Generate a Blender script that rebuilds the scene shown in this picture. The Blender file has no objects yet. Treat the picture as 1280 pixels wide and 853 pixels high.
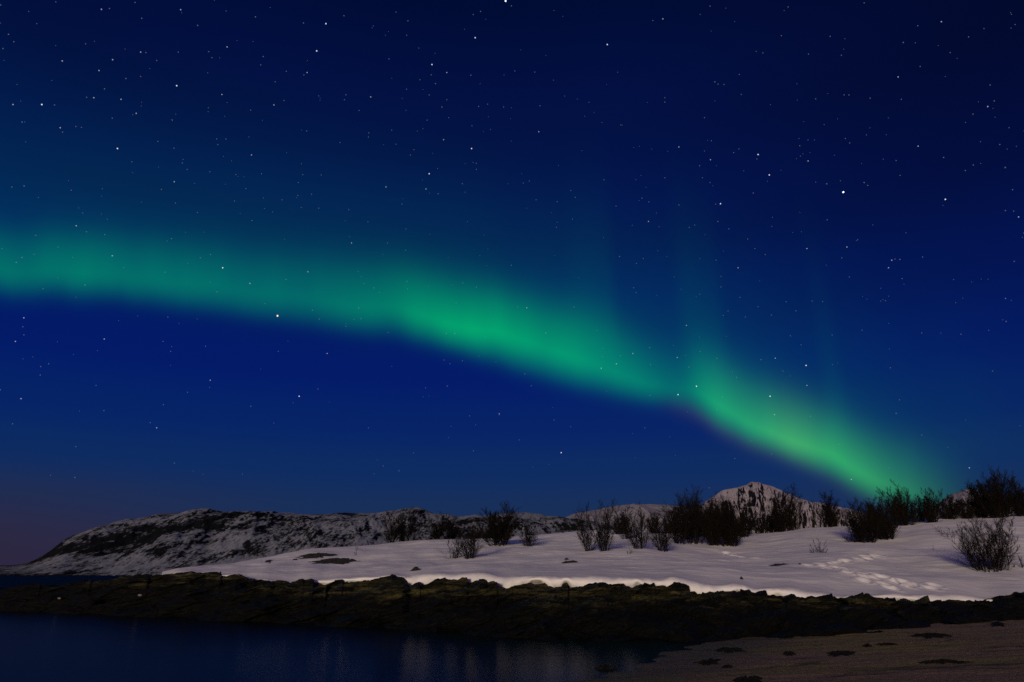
import bpy, math, random
import numpy as np

random.seed(7)
rng = np.random.default_rng(7)
C = bpy.context.scene
COL = C.collection
R = math.radians

# ---------------------------------------------------------------- camera, sky, light, exposure
CAM_H = 1.8
F = 853.0                                   # focal length in photo pixels (24 mm on full frame)
PITCH = math.atan2(718 - 426.5, F)
cam = bpy.data.cameras.new('camera')
cam.lens = 24.0
cam.sensor_width = 36.0
cam.clip_start = 0.1
cam.clip_end = 300000.0
cam_ob = bpy.data.objects.new('camera', cam)
COL.objects.link(cam_ob)
cam_ob.location = (0, 0, CAM_H)
cam_ob.rotation_euler = (math.pi / 2 + PITCH, 0, 0)
C.camera = cam_ob

C.view_settings.view_transform = 'Standard'
C.view_settings.look = 'None'
C.view_settings.gamma = 1.0
C.view_settings.exposure = 0.0
C.cycles.use_denoising = False
C.cycles.max_bounces = 6
C.cycles.transparent_max_bounces = 16

SUN_EL, SUN_AZ = R(8.5), R(197)             # low warm light from behind and left of the camera (compass angle, +Y = 0)
sun = bpy.data.lights.new('sun', 'SUN')
sun.energy = 1.85
sun.angle = R(9)
sun.color = (1.0, 0.81, 0.50)
sun_ob = bpy.data.objects.new('sun', sun)
COL.objects.link(sun_ob)
sun_ob.rotation_euler = (math.pi / 2 - SUN_EL, 0, math.pi - SUN_AZ)
sun_ob.location = (-20, -40, 30)


def lin(c):
    return tuple((v / 255 / 12.92) if v / 255 <= 0.04045 else ((v / 255 + 0.055) / 1.055) ** 2.4 for v in c)


def pix(x, y):
    """photo pixel -> (azimuth, tan of elevation)"""
    a, b = x - 640.0, 426.5 - y
    cp, sp = math.cos(PITCH), math.sin(PITCH)
    dx, dy, dz = a, F * cp - b * sp, F * sp + b * cp
    return math.atan2(dx, dy), dz / math.hypot(dx, dy)


class Nodes:
    def __init__(self, tree):
        self.t = tree
        self.n = tree.nodes
        self.l = tree.links

    def new(self, kind, **kw):
        n = self.n.new(kind)
        for k, v in kw.items():
            setattr(n, k, v)
        return n

    def put(self, sock, v):
        if hasattr(v, 'is_output'):
            self.l.new(v, sock)
        else:
            sock.default_value = v

    def math(self, op, a, b=0.0, c=0.0, clamp=False):
        n = self.new('ShaderNodeMath', operation=op, use_clamp=clamp)
        self.put(n.inputs[0], a)
        self.put(n.inputs[1], b)
        self.put(n.inputs[2], c)
        return n.outputs[0]

    def rng(self, v, a, b, c=0.0, d=1.0, smooth=True):
        n = self.new('ShaderNodeMapRange')
        if smooth:
            n.interpolation_type = 'SMOOTHSTEP'
        self.put(n.inputs['Value'], v)
        for k, q in zip(('From Min', 'From Max', 'To Min', 'To Max'), (a, b, c, d)):
            self.put(n.inputs[k], q)
        return n.outputs[0]

    def ramp(self, v, stops, mode='LINEAR'):
        n = self.new('ShaderNodeValToRGB')
        cr = n.color_ramp
        cr.interpolation = mode
        while len(cr.elements) > 1:
            cr.elements.remove(cr.elements[-1])
        for i, (p, c) in enumerate(stops):
            e = cr.elements[0] if i == 0 else cr.elements.new(p)
            e.position = p
            if not isinstance(c, (tuple, list)):
                c = (c, c, c)
            e.color = tuple(c[:3]) + (1.0,)
        self.put(n.inputs[0], v)
        return n.outputs[0]

    def mix(self, fac, a, b, mode='MIX'):
        n = self.new('ShaderNodeMix', data_type='RGBA', blend_type=mode)
        n.clamp_factor = True
        self.put(n.inputs[0], fac)
        for s, v in ((n.inputs[6], a), (n.inputs[7], b)):
            if isinstance(v, (tuple, list)):
                v = tuple(v[:3]) + (1.0,)
            self.put(s, v)
        return n.outputs[2]

    def noise(self, vec, scale, detail=4.0, rough=0.55, dist=0.0):
        n = self.new('ShaderNodeTexNoise')
        self.put(n.inputs['Vector'], vec)
        n.inputs['Scale'].default_value = scale
        n.inputs['Detail'].default_value = detail
        n.inputs['Roughness'].default_value = rough
        n.inputs['Distortion'].default_value = dist
        return n.outputs['Fac']

    def scale(self, vec, s):
        n = self.new('ShaderNodeMapping')
        self.put(n.inputs['Vector'], vec)
        n.inputs['Scale'].default_value = s
        return n.outputs[0]


# lower border of the aurora in photo pixels, left to right
EDGE = [(-260, 354), (-120, 362), (0, 382), (150, 389), (300, 406), (400, 419), (500, 432), (560, 443), (600, 454), (640, 468),
        (690, 484), (740, 498), (790, 509), (840, 519), (870, 526), (892, 541), (920, 556), (960, 573), (1000, 590), (1040, 606), (1075, 626), (1110, 643), (1160, 657), (1230, 668)]
EDGE_AZ = np.array([pix(*p)[0] for p in EDGE])
EDGE_TE = np.array([pix(*p)[1] for p in EDGE])

world = bpy.data.worlds.new('World')
C.world = world
world.use_nodes = True
W = Nodes(world.node_tree)
W.n.clear()
tc = W.new('ShaderNodeTexCoord').outputs['Generated']
nrm = W.new('ShaderNodeVectorMath', operation='NORMALIZE')
W.l.new(tc, nrm.inputs[0])
sep = W.new('ShaderNodeSeparateXYZ')
W.l.new(nrm.outputs[0], sep.inputs[0])
sx, sy, sz = sep.outputs
base = W.ramp(W.math('MAXIMUM', sz, 0.0), [
    (0.0, lin((38, 42, 74))), (0.045, lin((28, 44, 80))), (0.085, lin((19, 44, 87))), (0.14, lin((8, 41, 96))),
    (0.20, lin((2, 33, 101))), (0.27, lin((0, 25, 103))), (0.36, lin((0, 21, 95))), (0.47, lin((1, 17, 80))),
    (0.60, lin((1, 14, 66))), (0.72, lin((0, 10, 52))), (1.0, lin((0, 5, 30)))], 'EASE')
# the last dusk light low in the left of the view
low = W.rng(sz, 0.15, 0.0)
left = W.rng(sx, -0.22, -0.62)
base = W.mix(W.math('MULTIPLY', low, left), base, lin((43, 36, 62)))
# upper corners darkened in the sky colour, as lens vignetting
dark = W.math('MULTIPLY', W.rng(sx, 0.10, 0.62), W.rng(sz, 0.10, 0.60))
base = W.mix(W.math('MULTIPLY', dark, 0.62), base, lin((0, 2, 18)))
dark2 = W.math('MULTIPLY', W.rng(sx, -0.25, -0.65), W.rng(sz, 0.35, 0.75))
base = W.mix(W.math('MULTIPLY', dark2, 0.35), base, lin((0, 2, 18)))
# diffuse green air glow fading upwards from the aurora's border
az = W.math('ARCTAN2', sx, sy)
te = W.math('DIVIDE', sz, W.math('MAXIMUM', W.math('SQRT', W.math('ADD', W.math('MULTIPLY', sx, sx), W.math('MULTIPLY', sy, sy))), 0.05))
fz = W.rng(az, -0.9, 0.9, smooth=False)
ii = np.linspace(0, len(EDGE) - 1, 18).round().astype(int)
edge = W.ramp(fz, [(float((EDGE_AZ[i] + 0.9) / 1.8), float(EDGE_TE[i])) for i in ii])
dh = W.math('SUBTRACT', te, edge)
amp = W.ramp(fz, [(float((pix(x, 500)[0] + 0.9) / 1.8), v) for x, v in
                  [(-100, .5), (100, .55), (300, .62), (500, .7), (640, .75), (700, .85), (738, 1.15), (762, 1.1), (785, .62), (845, .6), (878, 1.05), (902, 1.0),
                   (925, .6), (1022, .48), (1045, .78), (1068, .46), (1180, .22), (1300, .05)]], 'EASE')
tail = W.math('MULTIPLY', W.math('MULTIPLY', W.rng(dh, 0.0, 0.16), W.math('EXPONENT', W.math('MULTIPLY', W.math('MULTIPLY', dh, dh), -19.0))), amp)
glow = W.mix(1.0, tail, (0.0, 0.050, 0.014), 'MULTIPLY')
base = W.mix(1.0, base, glow, 'ADD')
# lilac fill light added to the unseen sky behind the camera
back_fill = W.math('MULTIPLY', W.rng(sy, 0.12, -0.60), W.rng(sz, 1.02, 0.10))
base = W.mix(1.0, base, W.mix(1.0, back_fill, (0.20, 0.132, 0.285), 'MULTIPLY'), 'ADD')
sky = W.new('ShaderNodeTexSky', sky_type='NISHITA')
sky.sun_disc = False
sky.sun_elevation = SUN_EL
sky.sun_rotation = SUN_AZ
bg1 = W.new('ShaderNodeBackground')
W.l.new(base, bg1.inputs[0])
bg1.inputs[1].default_value = 1.0
bg2 = W.new('ShaderNodeBackground')
W.l.new(sky.outputs[0], bg2.inputs[0])
bg2.inputs[1].default_value = 0.0006
add = W.new('ShaderNodeAddShader')
W.l.new(bg1.outputs[0], add.inputs[0])
W.l.new(bg2.outputs[0], add.inputs[1])
out = W.new('ShaderNodeOutputWorld')
W.l.new(add.outputs[0], out.inputs[0])


# ---------------------------------------------------------------- helpers
def tag(o, label=None, cat=None, group=None, kind=None):
    if label:
        o['label'] = label
    if cat:
        o['category'] = cat
    if group:
        o['group'] = group
    if kind:
        o['kind'] = kind
    return o


def link(name, me, m=None, parent=None):
    o = bpy.data.objects.new(name, me)
    COL.objects.link(o)
    if m is not None and me is not None:
        me.materials.append(m)
    if parent is not None:
        o.parent = parent
    return o


def mesh_np(name, verts, quads=None, tris=None, smooth=True):
    me = bpy.data.meshes.new(name)
    verts = np.asarray(verts, dtype=np.float32).reshape(-1, 3)
    loops, starts = [], []
    n = 0
    if quads is not None and len(quads):
        q = np.asarray(quads, dtype=np.int32)
        loops.append(q.ravel())
        starts.append(np.arange(len(q)) * 4)
        n = q.size
    if tris is not None and len(tris):
        t = np.asarray(tris, dtype=np.int32)
        loops.append(t.ravel())
        starts.append(n + np.arange(len(t)) * 3)
    loops = np.concatenate(loops)
    starts = np.concatenate(starts)
    me.vertices.add(len(verts))
    me.vertices.foreach_set('co', verts.ravel())
    me.loops.add(len(loops))
    me.loops.foreach_set('vertex_index', loops.astype(np.int32))
    me.polygons.add(len(starts))
    me.polygons.foreach_set('loop_start', starts.astype(np.int32))
    me.update(calc_edges=True)
    me.validate()
    if smooth:
        me.polygons.foreach_set('use_smooth', np.ones(len(me.polygons), dtype=bool))
    return me


def grid_mesh(name, P, smooth=True):
    nr, nc = P.shape[:2]
    idx = np.arange(nr * nc).reshape(nr, nc)
    q = np.stack([idx[:-1, :-1], idx[:-1, 1:], idx[1:, 1:], idx[1:, :-1]], -1).reshape(-1, 4)
    return mesh_np(name, P.reshape(-1, 3), q, smooth=smooth)


def hash2(ix, iy, seed):
    h = (ix.astype(np.int64) * 374761393 + iy.astype(np.int64) * 668265263 + seed * 1442695041) & 0xFFFFFFFF
    h = ((h ^ (h >> 13)) * 1274126177) & 0xFFFFFFFF
    h = h ^ (h >> 16)
    return (h & 0xFFFF) / 65535.0 * 2 * np.pi


def perlin(x, y, seed=0):
    x, y = np.broadcast_arrays(np.asarray(x, float), np.asarray(y, float))
    ix, iy = np.floor(x).astype(np.int64), np.floor(y).astype(np.int64)
    fx, fy = x - ix, y - iy
    u, v = fx ** 3 * (fx * (fx * 6 - 15) + 10), fy ** 3 * (fy * (fy * 6 - 15) + 10)

    def g(a, b):
        t = hash2(ix + a, iy + b, seed)
        return np.cos(t) * (fx - a) + np.sin(t) * (fy - b)
    n0 = g(0, 0) * (1 - u) + g(1, 0) * u
    n1 = g(0, 1) * (1 - u) + g(1, 1) * u
    return (n0 * (1 - v) + n1 * v) * 1.4


def fbm(x, y, oct=4, seed=0, gain=0.5):
    s, a = 0.0, 1.0
    for k in range(oct):
        s = s + a * perlin(x * 2 ** k + 17.3 * k, y * 2 ** k - 9.1 * k, seed + k)
        a *= gain
    return s


def ridged(x, y, oct=4, seed=0):
    s, a = 0.0, 1.0
    for k in range(oct):
        s = s + a * (1 - 2 * np.abs(perlin(x * 2 ** k, y * 2 ** k, seed + k)))
        a *= 0.5
    return s


def sstep(a, b, x):
    t = np.clip((x - a) / (b - a), 0, 1)
    return t * t * (3 - 2 * t)


def prof(knots):
    """knots (x, y) in photo pixels -> arrays azimuth, tan elevation"""
    p = np.array([pix(*k) for k in knots])
    return p[:, 0], p[:, 1]


# ---------------------------------------------------------------- materials
def material(name):
    m = bpy.data.materials.new(name)
    m.use_nodes = True
    N = Nodes(m.node_tree)
    b = N.n['Principled BSDF']
    return m, N, b


def bump(N, b, h, strength, dist=1.0):
    n = N.new('ShaderNodeBump')
    n.inputs['Strength'].default_value = strength
    n.inputs['Distance'].default_value = dist
    N.l.new(h, n.inputs['Height'])
    N.l.new(n.outputs[0], b.inputs['Normal'])


def pos(N):
    return N.new('ShaderNodeNewGeometry').outputs['Position']


# snow
M_snow, N, b = material('snow')
p = pos(N)
n1 = N.noise(p, 0.16, 4, 0.6)
n2 = N.noise(p, 2.2, 5, 0.6)
N.put(b.inputs['Base Color'], N.mix(N.rng(n1, .35, .7), (0.86, 0.83, 0.86), (0.78, 0.76, 0.81)))
b.inputs['Roughness'].default_value = 0.65
b.inputs['Specular IOR Level'].default_value = 0.25
h = N.math('ADD', N.math('MULTIPLY', N.noise(N.scale(p, (1, .45, 1)), 0.9, 5, .62), 0.30), N.math('MULTIPLY', N.noise(p, 9.0, 3, .6), 0.035))
bump(N, b, h, 0.45, 0.5)

# shore rock
M_rock, N, b = material('shore_rock')
p = pos(N)
spz = N.new('ShaderNodeSeparateXYZ')
N.l.new(p, spz.inputs[0])
mp = N.new('ShaderNodeMapping')
N.l.new(p, mp.inputs['Vector'])
mp.inputs['Rotation'].default_value = (0, R(19), R(0))
mp.inputs['Scale'].default_value = (0.55, 0.55, 4.2)
strata = N.noise(mp.outputs[0], 1.6, 6, .65, .5)
mott = N.noise(p, 1.3, 5, .65)
col = N.mix(N.rng(N.math('ADD', N.math('MULTIPLY', strata, .62), N.math('MULTIPLY', N.noise(mp.outputs[0], .55, 3, .5, .3), .40)), .47, .63), (0.0025, 0.0023, 0.0014), (0.068, 0.061, 0.024))
col = N.mix(N.rng(mott, .48, .72), col, (0.016, 0.0165, 0.006))
fleck = N.noise(p, 4.5, 4, .7)
col = N.mix(N.math('MULTIPLY', N.rng(fleck, .60, .70), .65), col, (0.055, 0.050, 0.026))
tide_shade = N.rng(N.math('ADD', spz.outputs[2], N.math('MULTIPLY', N.math('SUBTRACT', N.noise(p, .55, 4, .6), .5), 1.0)), N.rng(spz.outputs[0], -6, -20, .66, .98), N.rng(spz.outputs[0], -6, -20, 1.02, 1.75))  # dark tidal band, raised on the left to paint in the unlit spit
col = N.mix(tide_shade, (0.0016, 0.0015, 0.0011), col)
N.put(b.inputs['Base Color'], col)
N.put(b.inputs['Roughness'], N.rng(mott, .3, .7, .55, .85))
b.inputs['Specular IOR Level'].default_value = 0.15
h = N.math('ADD', N.math('MULTIPLY', strata, .7), N.math('MULTIPLY', N.noise(p, 5.0, 5, .65), .25))
bump(N, b, h, 0.9, 0.35)

# sand
M_sand, N, b = material('sand')
p = pos(N)
spz = N.new('ShaderNodeSeparateXYZ')
N.l.new(p, spz.inputs[0])
n1 = N.noise(N.scale(p, (.6, 1.2, 1)), .30, 5, .6)
n2 = N.noise(p, 14, 4, .7)
n3 = N.noise(N.scale(p, (.45, 1.0, 1)), 1.0, 7, .7, .8)
col = N.mix(N.rng(n1, .36, .64), (0.205, 0.165, 0.066), (0.225, 0.140, 0.125))
col = N.mix(N.rng(n2, .46, .70), col, (0.065, 0.048, 0.03))
col = N.mix(N.math('MULTIPLY', N.rng(n3, .54, .66), .8), col, (0.022, 0.018, 0.012))
wet = N.rng(spz.outputs[2], 0.17, 0.03)
col = N.mix(N.math('MULTIPLY', wet, .6), col, (0.03, 0.024, 0.016))
N.put(b.inputs['Base Color'], col)
N.put(b.inputs['Roughness'], N.math('SUBTRACT', .9, N.math('MULTIPLY', wet, .3)))
b.inputs['Specular IOR Level'].default_value = 0.25
h = N.math('ADD', N.math('MULTIPLY', n3, .25), N.math('MULTIPLY', N.noise(p, 8, 6, .75), .16))
bump(N, b, h, 0.8, 0.4)

# water
M_water, N, b = material('water')
p = pos(N)
b.inputs['Base Color'].default_value = (0.0006, 0.0022, 0.005, 1)
b.inputs['IOR'].default_value = 1.072
far = N.new('ShaderNodeSeparateXYZ')
N.l.new(p, far.inputs[0])
N.put(b.inputs['Roughness'], N.rng(far.outputs[1], 48, 75, .19, .5))
h = N.noise(N.scale(p, (.35, 1.0, 1)), .9, 4, .55)
bump(N, b, h, 0.02, 0.25)

# hills
def hill_mat(name, sc, thr, snow=(0.42, 0.43, 0.47), rock=(0.018, 0.019, 0.023), slope=1.0, streak=(1, .4, .45)):
    m, N, b = material(name)
    g = N.new('ShaderNodeNewGeometry')
    p = g.outputs['Position']
    sp = N.new('ShaderNodeSeparateXYZ')
    N.l.new(g.outputs['Normal'], sp.inputs[0])
    big = N.noise(p, 0.9 / sc, 3, .5)
    p = N.scale(p, streak)
    mid = N.noise(p, 6.5 / sc, 7, .68, .4)
    fine = N.noise(p, 34 / sc, 4, .7)
    f = N.math('ADD', N.math('MULTIPLY', N.math('SUBTRACT', mid, .5), 1.35), N.math('MULTIPLY', N.math('SUBTRACT', big, .5), 1.35))
    f = N.math('ADD', f, N.math('MULTIPLY', N.math('SUBTRACT', fine, .5), 1.15))
    f = N.math('ADD', f, N.math('MULTIPLY', N.math('SUBTRACT', sp.outputs[2], .88), slope))
    if name == 'scrub_hill':
        sg = N.new('ShaderNodeSeparateXYZ')
        N.l.new(g.outputs['Position'], sg.inputs[0])
        f = N.math('ADD', f, N.rng(sg.outputs[0], -620, -250, -.02, .13))
    fac = N.rng(f, thr - .12, thr + .18)
    N.put(b.inputs['Base Color'], N.mix(fac, rock, snow))  # snow colour lowered to stand in for weaker light on far slopes
    b.inputs['Roughness'].default_value = 0.9
    b.inputs['Specular IOR Level'].default_value = 0.0
    bump(N, b, N.math('ADD', mid, N.math('MULTIPLY', fine, .4)), 0.6, sc * .03)
    return m


M_hill = hill_mat('scrub_hill', 150, 0.12, (0.24, 0.26, 0.32), (0.010, 0.011, 0.014), slope=1.9, streak=(1, .32, .6))
M_ridge = hill_mat('far_ridge', 300, -0.20, (0.30, 0.29, 0.35))
M_peak = hill_mat('peak_rock', 240, -0.44, (0.40, 0.36, 0.42), slope=3.0, streak=(1, .4, 1))

M_bark, N, b = material('bark')
p = pos(N)
N.put(b.inputs['Base Color'], N.mix(N.noise(p, 9, 3), (0.006, 0.0048, 0.0045), (0.022, 0.017, 0.015)))
b.inputs['Roughness'].default_value = 0.9
b.inputs['Specular IOR Level'].default_value = 0.1
M_twig, N, b = material('twig')
p = pos(N)
N.put(b.inputs['Base Color'], N.mix(N.noise(p, .9, 3), (0.005, 0.004, 0.0038), (0.017, 0.013, 0.0115)))
b.inputs['Roughness'].default_value = 0.9
b.inputs['Specular IOR Level'].default_value = 0.05

M_weed, N, b = material('seaweed')
p = pos(N)
N.put(b.inputs['Base Color'], N.mix(N.noise(p, 9, 4), (0.003, 0.003, 0.002), (0.014, 0.012, 0.006)))
b.inputs['Roughness'].default_value = 0.7
b.inputs['Specular IOR Level'].default_value = 0.15
bump(N, b, N.noise(p, 14, 4, .7), .8, .1)
M_turf, N, b = material('bare_ground')
p = pos(N)
N.put(b.inputs['Base Color'], N.mix(N.noise(N.scale(p, (.5, 1, 3)), 3.5, 5, .65), (0.006, 0.006, 0.004), (0.034, 0.030, 0.018)))
b.inputs['Roughness'].default_value = 0.9
bump(N, b, N.noise(p, 6, 5, .7), .9, .2)
M_stone, N, b = material('pale_stone')
p = pos(N)
N.put(b.inputs['Base Color'], N.mix(N.noise(p, 6, 4), (0.10, 0.095, 0.08), (0.22, 0.20, 0.17)))
b.inputs['Roughness'].default_value = 0.8


# ---------------------------------------------------------------- water, beach
def ring_disc(name, radii, n, z):
    a = np.linspace(0, 2 * np.pi, n, endpoint=False)
    V = [[0, 0, z]]
    for r in radii:
        V += [[r * math.cos(t), r * math.sin(t), z] for t in a]
    T, Q = [], []
    for j in range(n):
        T.append([0, 1 + j, 1 + (j + 1) % n])
    for k in range(len(radii) - 1):
        o0, o1 = 1 + k * n, 1 + (k + 1) * n
        for j in range(n):
            j2 = (j + 1) % n
            Q.append([o0 + j, o1 + j, o1 + j2, o0 + j2])
    return mesh_np(name, V, Q, T)


water = link('water', ring_disc('water', [20, 100, 500, 2500, 12000, 60000], 96, 0.0), M_water)
tag(water, 'dark still sea water reflecting the blue night sky', 'water', kind='structure')


def ground_pt(x, y, z=0.0):
    a, t = pix(x, y)
    r = (z - CAM_H) / t
    return np.array([r * math.sin(a), r * math.cos(a)])


S0, S1 = ground_pt(705, 853), ground_pt(885, 803)
sd = (S1 - S0) / np.linalg.norm(S1 - S0)
sn = np.array([sd[1], -sd[0]])


def beach_z(x, y):
    d = (x - S0[0]) * sn[0] + (y - S0[1]) * sn[1]
    w = 0.45 * perlin(x * .21 + 3, y * .21, 91) + 0.16 * perlin(x * .8, y * .8, 92)
    d = d + w
    z = np.where(d > 0, 0.052 * d, 0.11 * d)
    z = np.where(z > 0.45, 0.45 + (z - 0.45) * 0.35, z)
    return np.maximum(z, -1.2) + 0.018 * perlin(x * .5, y * 1.3, 93) * (d > -.5) + 0.02 * np.exp(-np.abs(d)) * 0


def hit(x, y, fz, r0=4.0, r1=120.0):
    """first point along the ray through photo pixel (x, y) where it meets the height function fz(x, y)"""
    a, t = pix(x, y)
    r = np.linspace(r0, r1, 6000)
    X, Y = r * math.sin(a), r * math.cos(a)
    below = (CAM_H + t * r) <= fz(X, Y)
    k = int(np.argmax(below)) if below.any() else len(r) - 1
    return a, float(r[k])


bx = np.linspace(-14, 48, 420)
by = np.linspace(-10, 34, 420)
BX, BY = np.meshgrid(bx, by)
BZ = beach_z(BX, BY)
BZ = BZ + 0.012 * fbm(BX * 2.2, BY * 3.5, 3, 95)
beach = link('beach', grid_mesh('beach', np.stack([BX, BY, BZ], -1)), M_sand)
tag(beach, 'brown sand beach curving along the water at the lower right', 'beach', kind='structure')

# ---------------------------------------------------------------- rocky shore
WL = [(-420, 748), (-150, 758), (0, 765), (150, 771), (330, 781), (480, 787), (600, 795), (680, 801), (760, 803), (870, 803), (1000, 797), (1066, 795),
      (1130, 788), (1222, 779), (1280, 776), (1450, 765), (1650, 750)]
surf = lambda x, y: np.maximum(0.0, beach_z(x, y))
wl = np.array([hit(x, y, surf) for x, y in WL])
TOP = [(-420, 742), (-150, 737), (0, 733), (77, 731), (151, 723), (197, 717), (240, 715), (256, 719), (296, 719), (311, 725), (330, 725), (366, 730),
       (388, 726.5), (406, 728), (428, 725), (468, 723), (490, 719.5), (505, 722), (513, 731), (545, 726), (567, 728), (604, 726), (628, 733),
       (650, 732.5), (720, 732), (745, 730), (763, 733), (791, 735), (825, 737), (843, 732.5), (862, 736.5), (893, 742.7), (908, 739.6), (933, 740),
       (945, 746), (958, 744), (993, 742.5), (1000, 747), (1043, 746), (1049, 749), (1086, 745), (1099, 749), (1136, 754), (1162, 753),
       (1209, 751), (1235, 751), (1280, 746), (1350, 744), (1450, 742), (1650, 738)]
top_az, top_te = prof(TOP)
WIDTH_X = [(-420, 5.0), (0, 6.0), (200, 8.5), (450, 8.0), (640, 6.5), (900, 6.5), (1100, 6.0), (1280, 5.5), (1650, 5.0)]
wd_az = np.array([pix(x, 740)[0] for x, _ in WIDTH_X])
wd_v = np.array([v for _, v in WIDTH_X])


def Rw(a):
    return np.interp(a, wl[:, 0], wl[:, 1])


def R0(a):
    return Rw(a) + np.interp(a, wd_az, wd_v)


def Ztop(a):
    return CAM_H + np.interp(a, top_az, top_te) * R0(a)


ca = np.linspace(pix(-380, 740)[0], pix(1600, 740)[0], 1500)
rows = np.concatenate([np.linspace(-0.12, 1.0, 150), np.linspace(1.0, 2.0, 30)[1:]])
A, T = np.meshgrid(ca, rows)
rw, r0, zt = Rw(A), R0(A), Ztop(A)
foot = surf(Rw(A) * np.sin(A), Rw(A) * np.cos(A)) - 0.05
tt = np.clip(T, 0, 1)
rise = 0.10 * tt + 0.90 * (0.62 * sstep(0.02, .62, tt) + .38 * sstep(.45, 1.0, tt))
z = foot + (zt - foot) * rise
z = np.where(T < 0, foot + T * 4.0, z)
r = rw + (r0 - rw) * tt
r = np.where(T < 0, rw + T * 4, r)
back = np.clip(T - 1, 0, 1)
r = r + back * 14
z = z - back ** 1.3 * 3.2
# bedded slabs: ledges that dip down to the left
s = A * 26.0
bed = z - 0.30 * s + 0.12 * fbm(s * .25, r * .4, 3, 31)
bw = bed * 1.55 + .55 * perlin(s * .22, r * .3, 44) + .2 * perlin(s * .9, r, 45)
saw = bw - np.floor(bw)
step_ = np.floor(bw)
saw = np.where(saw < .82, saw / .82, (1 - saw) / .18)          # slab faces lean out and end in an undercut
pick = hash2(step_.astype(np.int64), np.floor(s * .16 + .6 * perlin(s * .3, step_, 46)).astype(np.int64), 47) / (2 * np.pi)
lay = 1.05 * (saw - .5) * (.5 + pick) + .55 * (pick - .5) + .35 * perlin(bed * 7.3, s * .22 + 3, 42) + .2 * perlin(bed * 17, s * .5, 43)
blk = fbm(s * .40, r * .6, 5, 51, .48)
face = sstep(-.05, .12, tt) * (1 - .75 * sstep(.92, 1.0, tt)) * (1 - back)
r = r - face * (0.70 * lay + 0.50 * blk)
crest = sstep(.75, .97, tt) * (1 - .4 * back)
cb = s / 1.25 + .9 * perlin(s * .35, s * 0 + 1.5, 62)
cf = cb - np.floor(cb)
ch = hash2(np.floor(cb).astype(np.int64), np.zeros_like(cb).astype(np.int64), 63) / (2 * np.pi)
slab = .15 * (ch - .5) + .13 * (cf - .5)
cb2 = s / .42 + .8 * perlin(s * .9, s * 0 + 4.5, 64)
slab = slab + .09 * (hash2(np.floor(cb2).astype(np.int64), np.zeros_like(cb).astype(np.int64), 65) / (2 * np.pi) - .5)
z = z + crest * slab * (1 - .7 * back)
r = r - sstep(.3, .8, tt) * (1 - back) * slab * 1.2
z = z + face * (0.07 * lay + 0.12 * blk) + crest * 0.06 * fbm(s * 1.6, r * .8, 4, 61, .6)
z = z + face * .05 * ridged(s * 1.5, bed * 4.0, 3, 71)
ROCK = np.stack([r * np.sin(A), r * np.cos(A), z], -1)
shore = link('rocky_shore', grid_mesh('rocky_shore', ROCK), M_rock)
tag(shore, 'dark layered rock shore running along the water below the snow', 'rocks', kind='structure')

# ---------------------------------------------------------------- snow field
SKY = [(195, 722), (212, 714), (231, 709), (277, 704.7), (330, 697), (366, 690), (391, 686), (456, 682.5), (505, 677), (536, 675), (557, 674), (604, 674),
       (640, 671), (671, 668.6), (726, 664), (813, 660.5), (870, 662), (927, 666), (960, 666), (1000, 661), (1066, 658), (1129, 655), (1156, 650),
       (1222, 647), (1280, 643.6), (1350, 640), (1450, 638), (1650, 636)]
sk_az, sk_te = prof(SKY)
RS_X = [(195, 46), (231, 47), (277, 51), (330, 56), (450, 66), (560, 72), (700, 80), (850, 82), (940, 74), (1000, 70), (1150, 70), (1280, 74), (1650, 80)]
rs_az = np.array([pix(x, 690)[0] for x, _ in RS_X])
rs_v = np.array([v for _, v in RS_X])
LIP_X = [(195, -.35), (206, -.25), (216, .02), (240, .02), (256, .05), (330, .06), (400, .11), (470, .09), (505, .06), (514, .40), (560, .32), (620, .34), (660, .38), (740, .30),
         (800, .40), (850, .34), (900, .30), (935, .26), (1000, .26), (1045, .12), (1086, .04), (1105, .26), (1165, .30), (1205, .22), (1235, .06), (1280, .04), (1650, .1)]
lp_az = np.array([pix(x, 735)[0] for x, _ in LIP_X])
lp_v = np.array([v for _, v in LIP_X])


FA = np.linspace(pix(-300, 735)[0], pix(1800, 735)[0], 4000)


def gsm(v, px):
    n = int(px * 4)
    k = np.exp(-.5 * (np.arange(-3 * n, 3 * n + 1) / n) ** 2)
    return np.convolve(np.pad(v, 3 * n, mode='edge'), k / k.sum(), 'valid')


_da = (FA[1] - FA[0]) * F                   # one sample in photo pixels
SM = lambda v, px: gsm(v, px / _da / 4)
Z_SHARP = SM(Ztop(FA) + np.interp(FA, lp_az, lp_v), 5)
Z_SOFT = SM(Ztop(FA) + np.interp(FA, lp_az, lp_v), 55)
R_SOFT = SM(R0(FA), 12)
B_SOFT = SM(np.interp(FA, rs_az, rs_v), 40)
K_SOFT = SM(np.interp(FA, sk_az, sk_te), 9)


def snow_z(a, r):
    a = np.asarray(a, float)
    ra = np.interp(a, FA, R_SOFT) + 0.6
    rb = np.interp(a, FA, B_SOFT)
    nearf = np.exp(-np.maximum(r - ra, 0) / 3.0)
    za = np.interp(a, FA, Z_SHARP) * nearf + np.interp(a, FA, Z_SOFT) * (1 - nearf)
    zb = CAM_H + np.interp(a, FA, K_SOFT) * rb
    t = np.clip((r - ra) / (rb - ra), 0, None)
    tt = np.clip(t, 0, 1)
    z = za + (zb - za) * (0.80 * tt + 0.20 * sstep(0, 1, tt))
    X, Y = r * np.sin(a), r * np.cos(a)
    u = sstep(0.0, .12, tt)
    z = z + u * (0.24 * fbm(X * .11, Y * .11, 3, 11) + 0.05 * fbm(X * .45 + 4, Y * .3, 3, 12)) * (1 - .6 * sstep(.8, 1, tt))
    z = z - np.where(r > rb, (r - rb) ** 1.15 * 0.11, 0)
    return z


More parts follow.
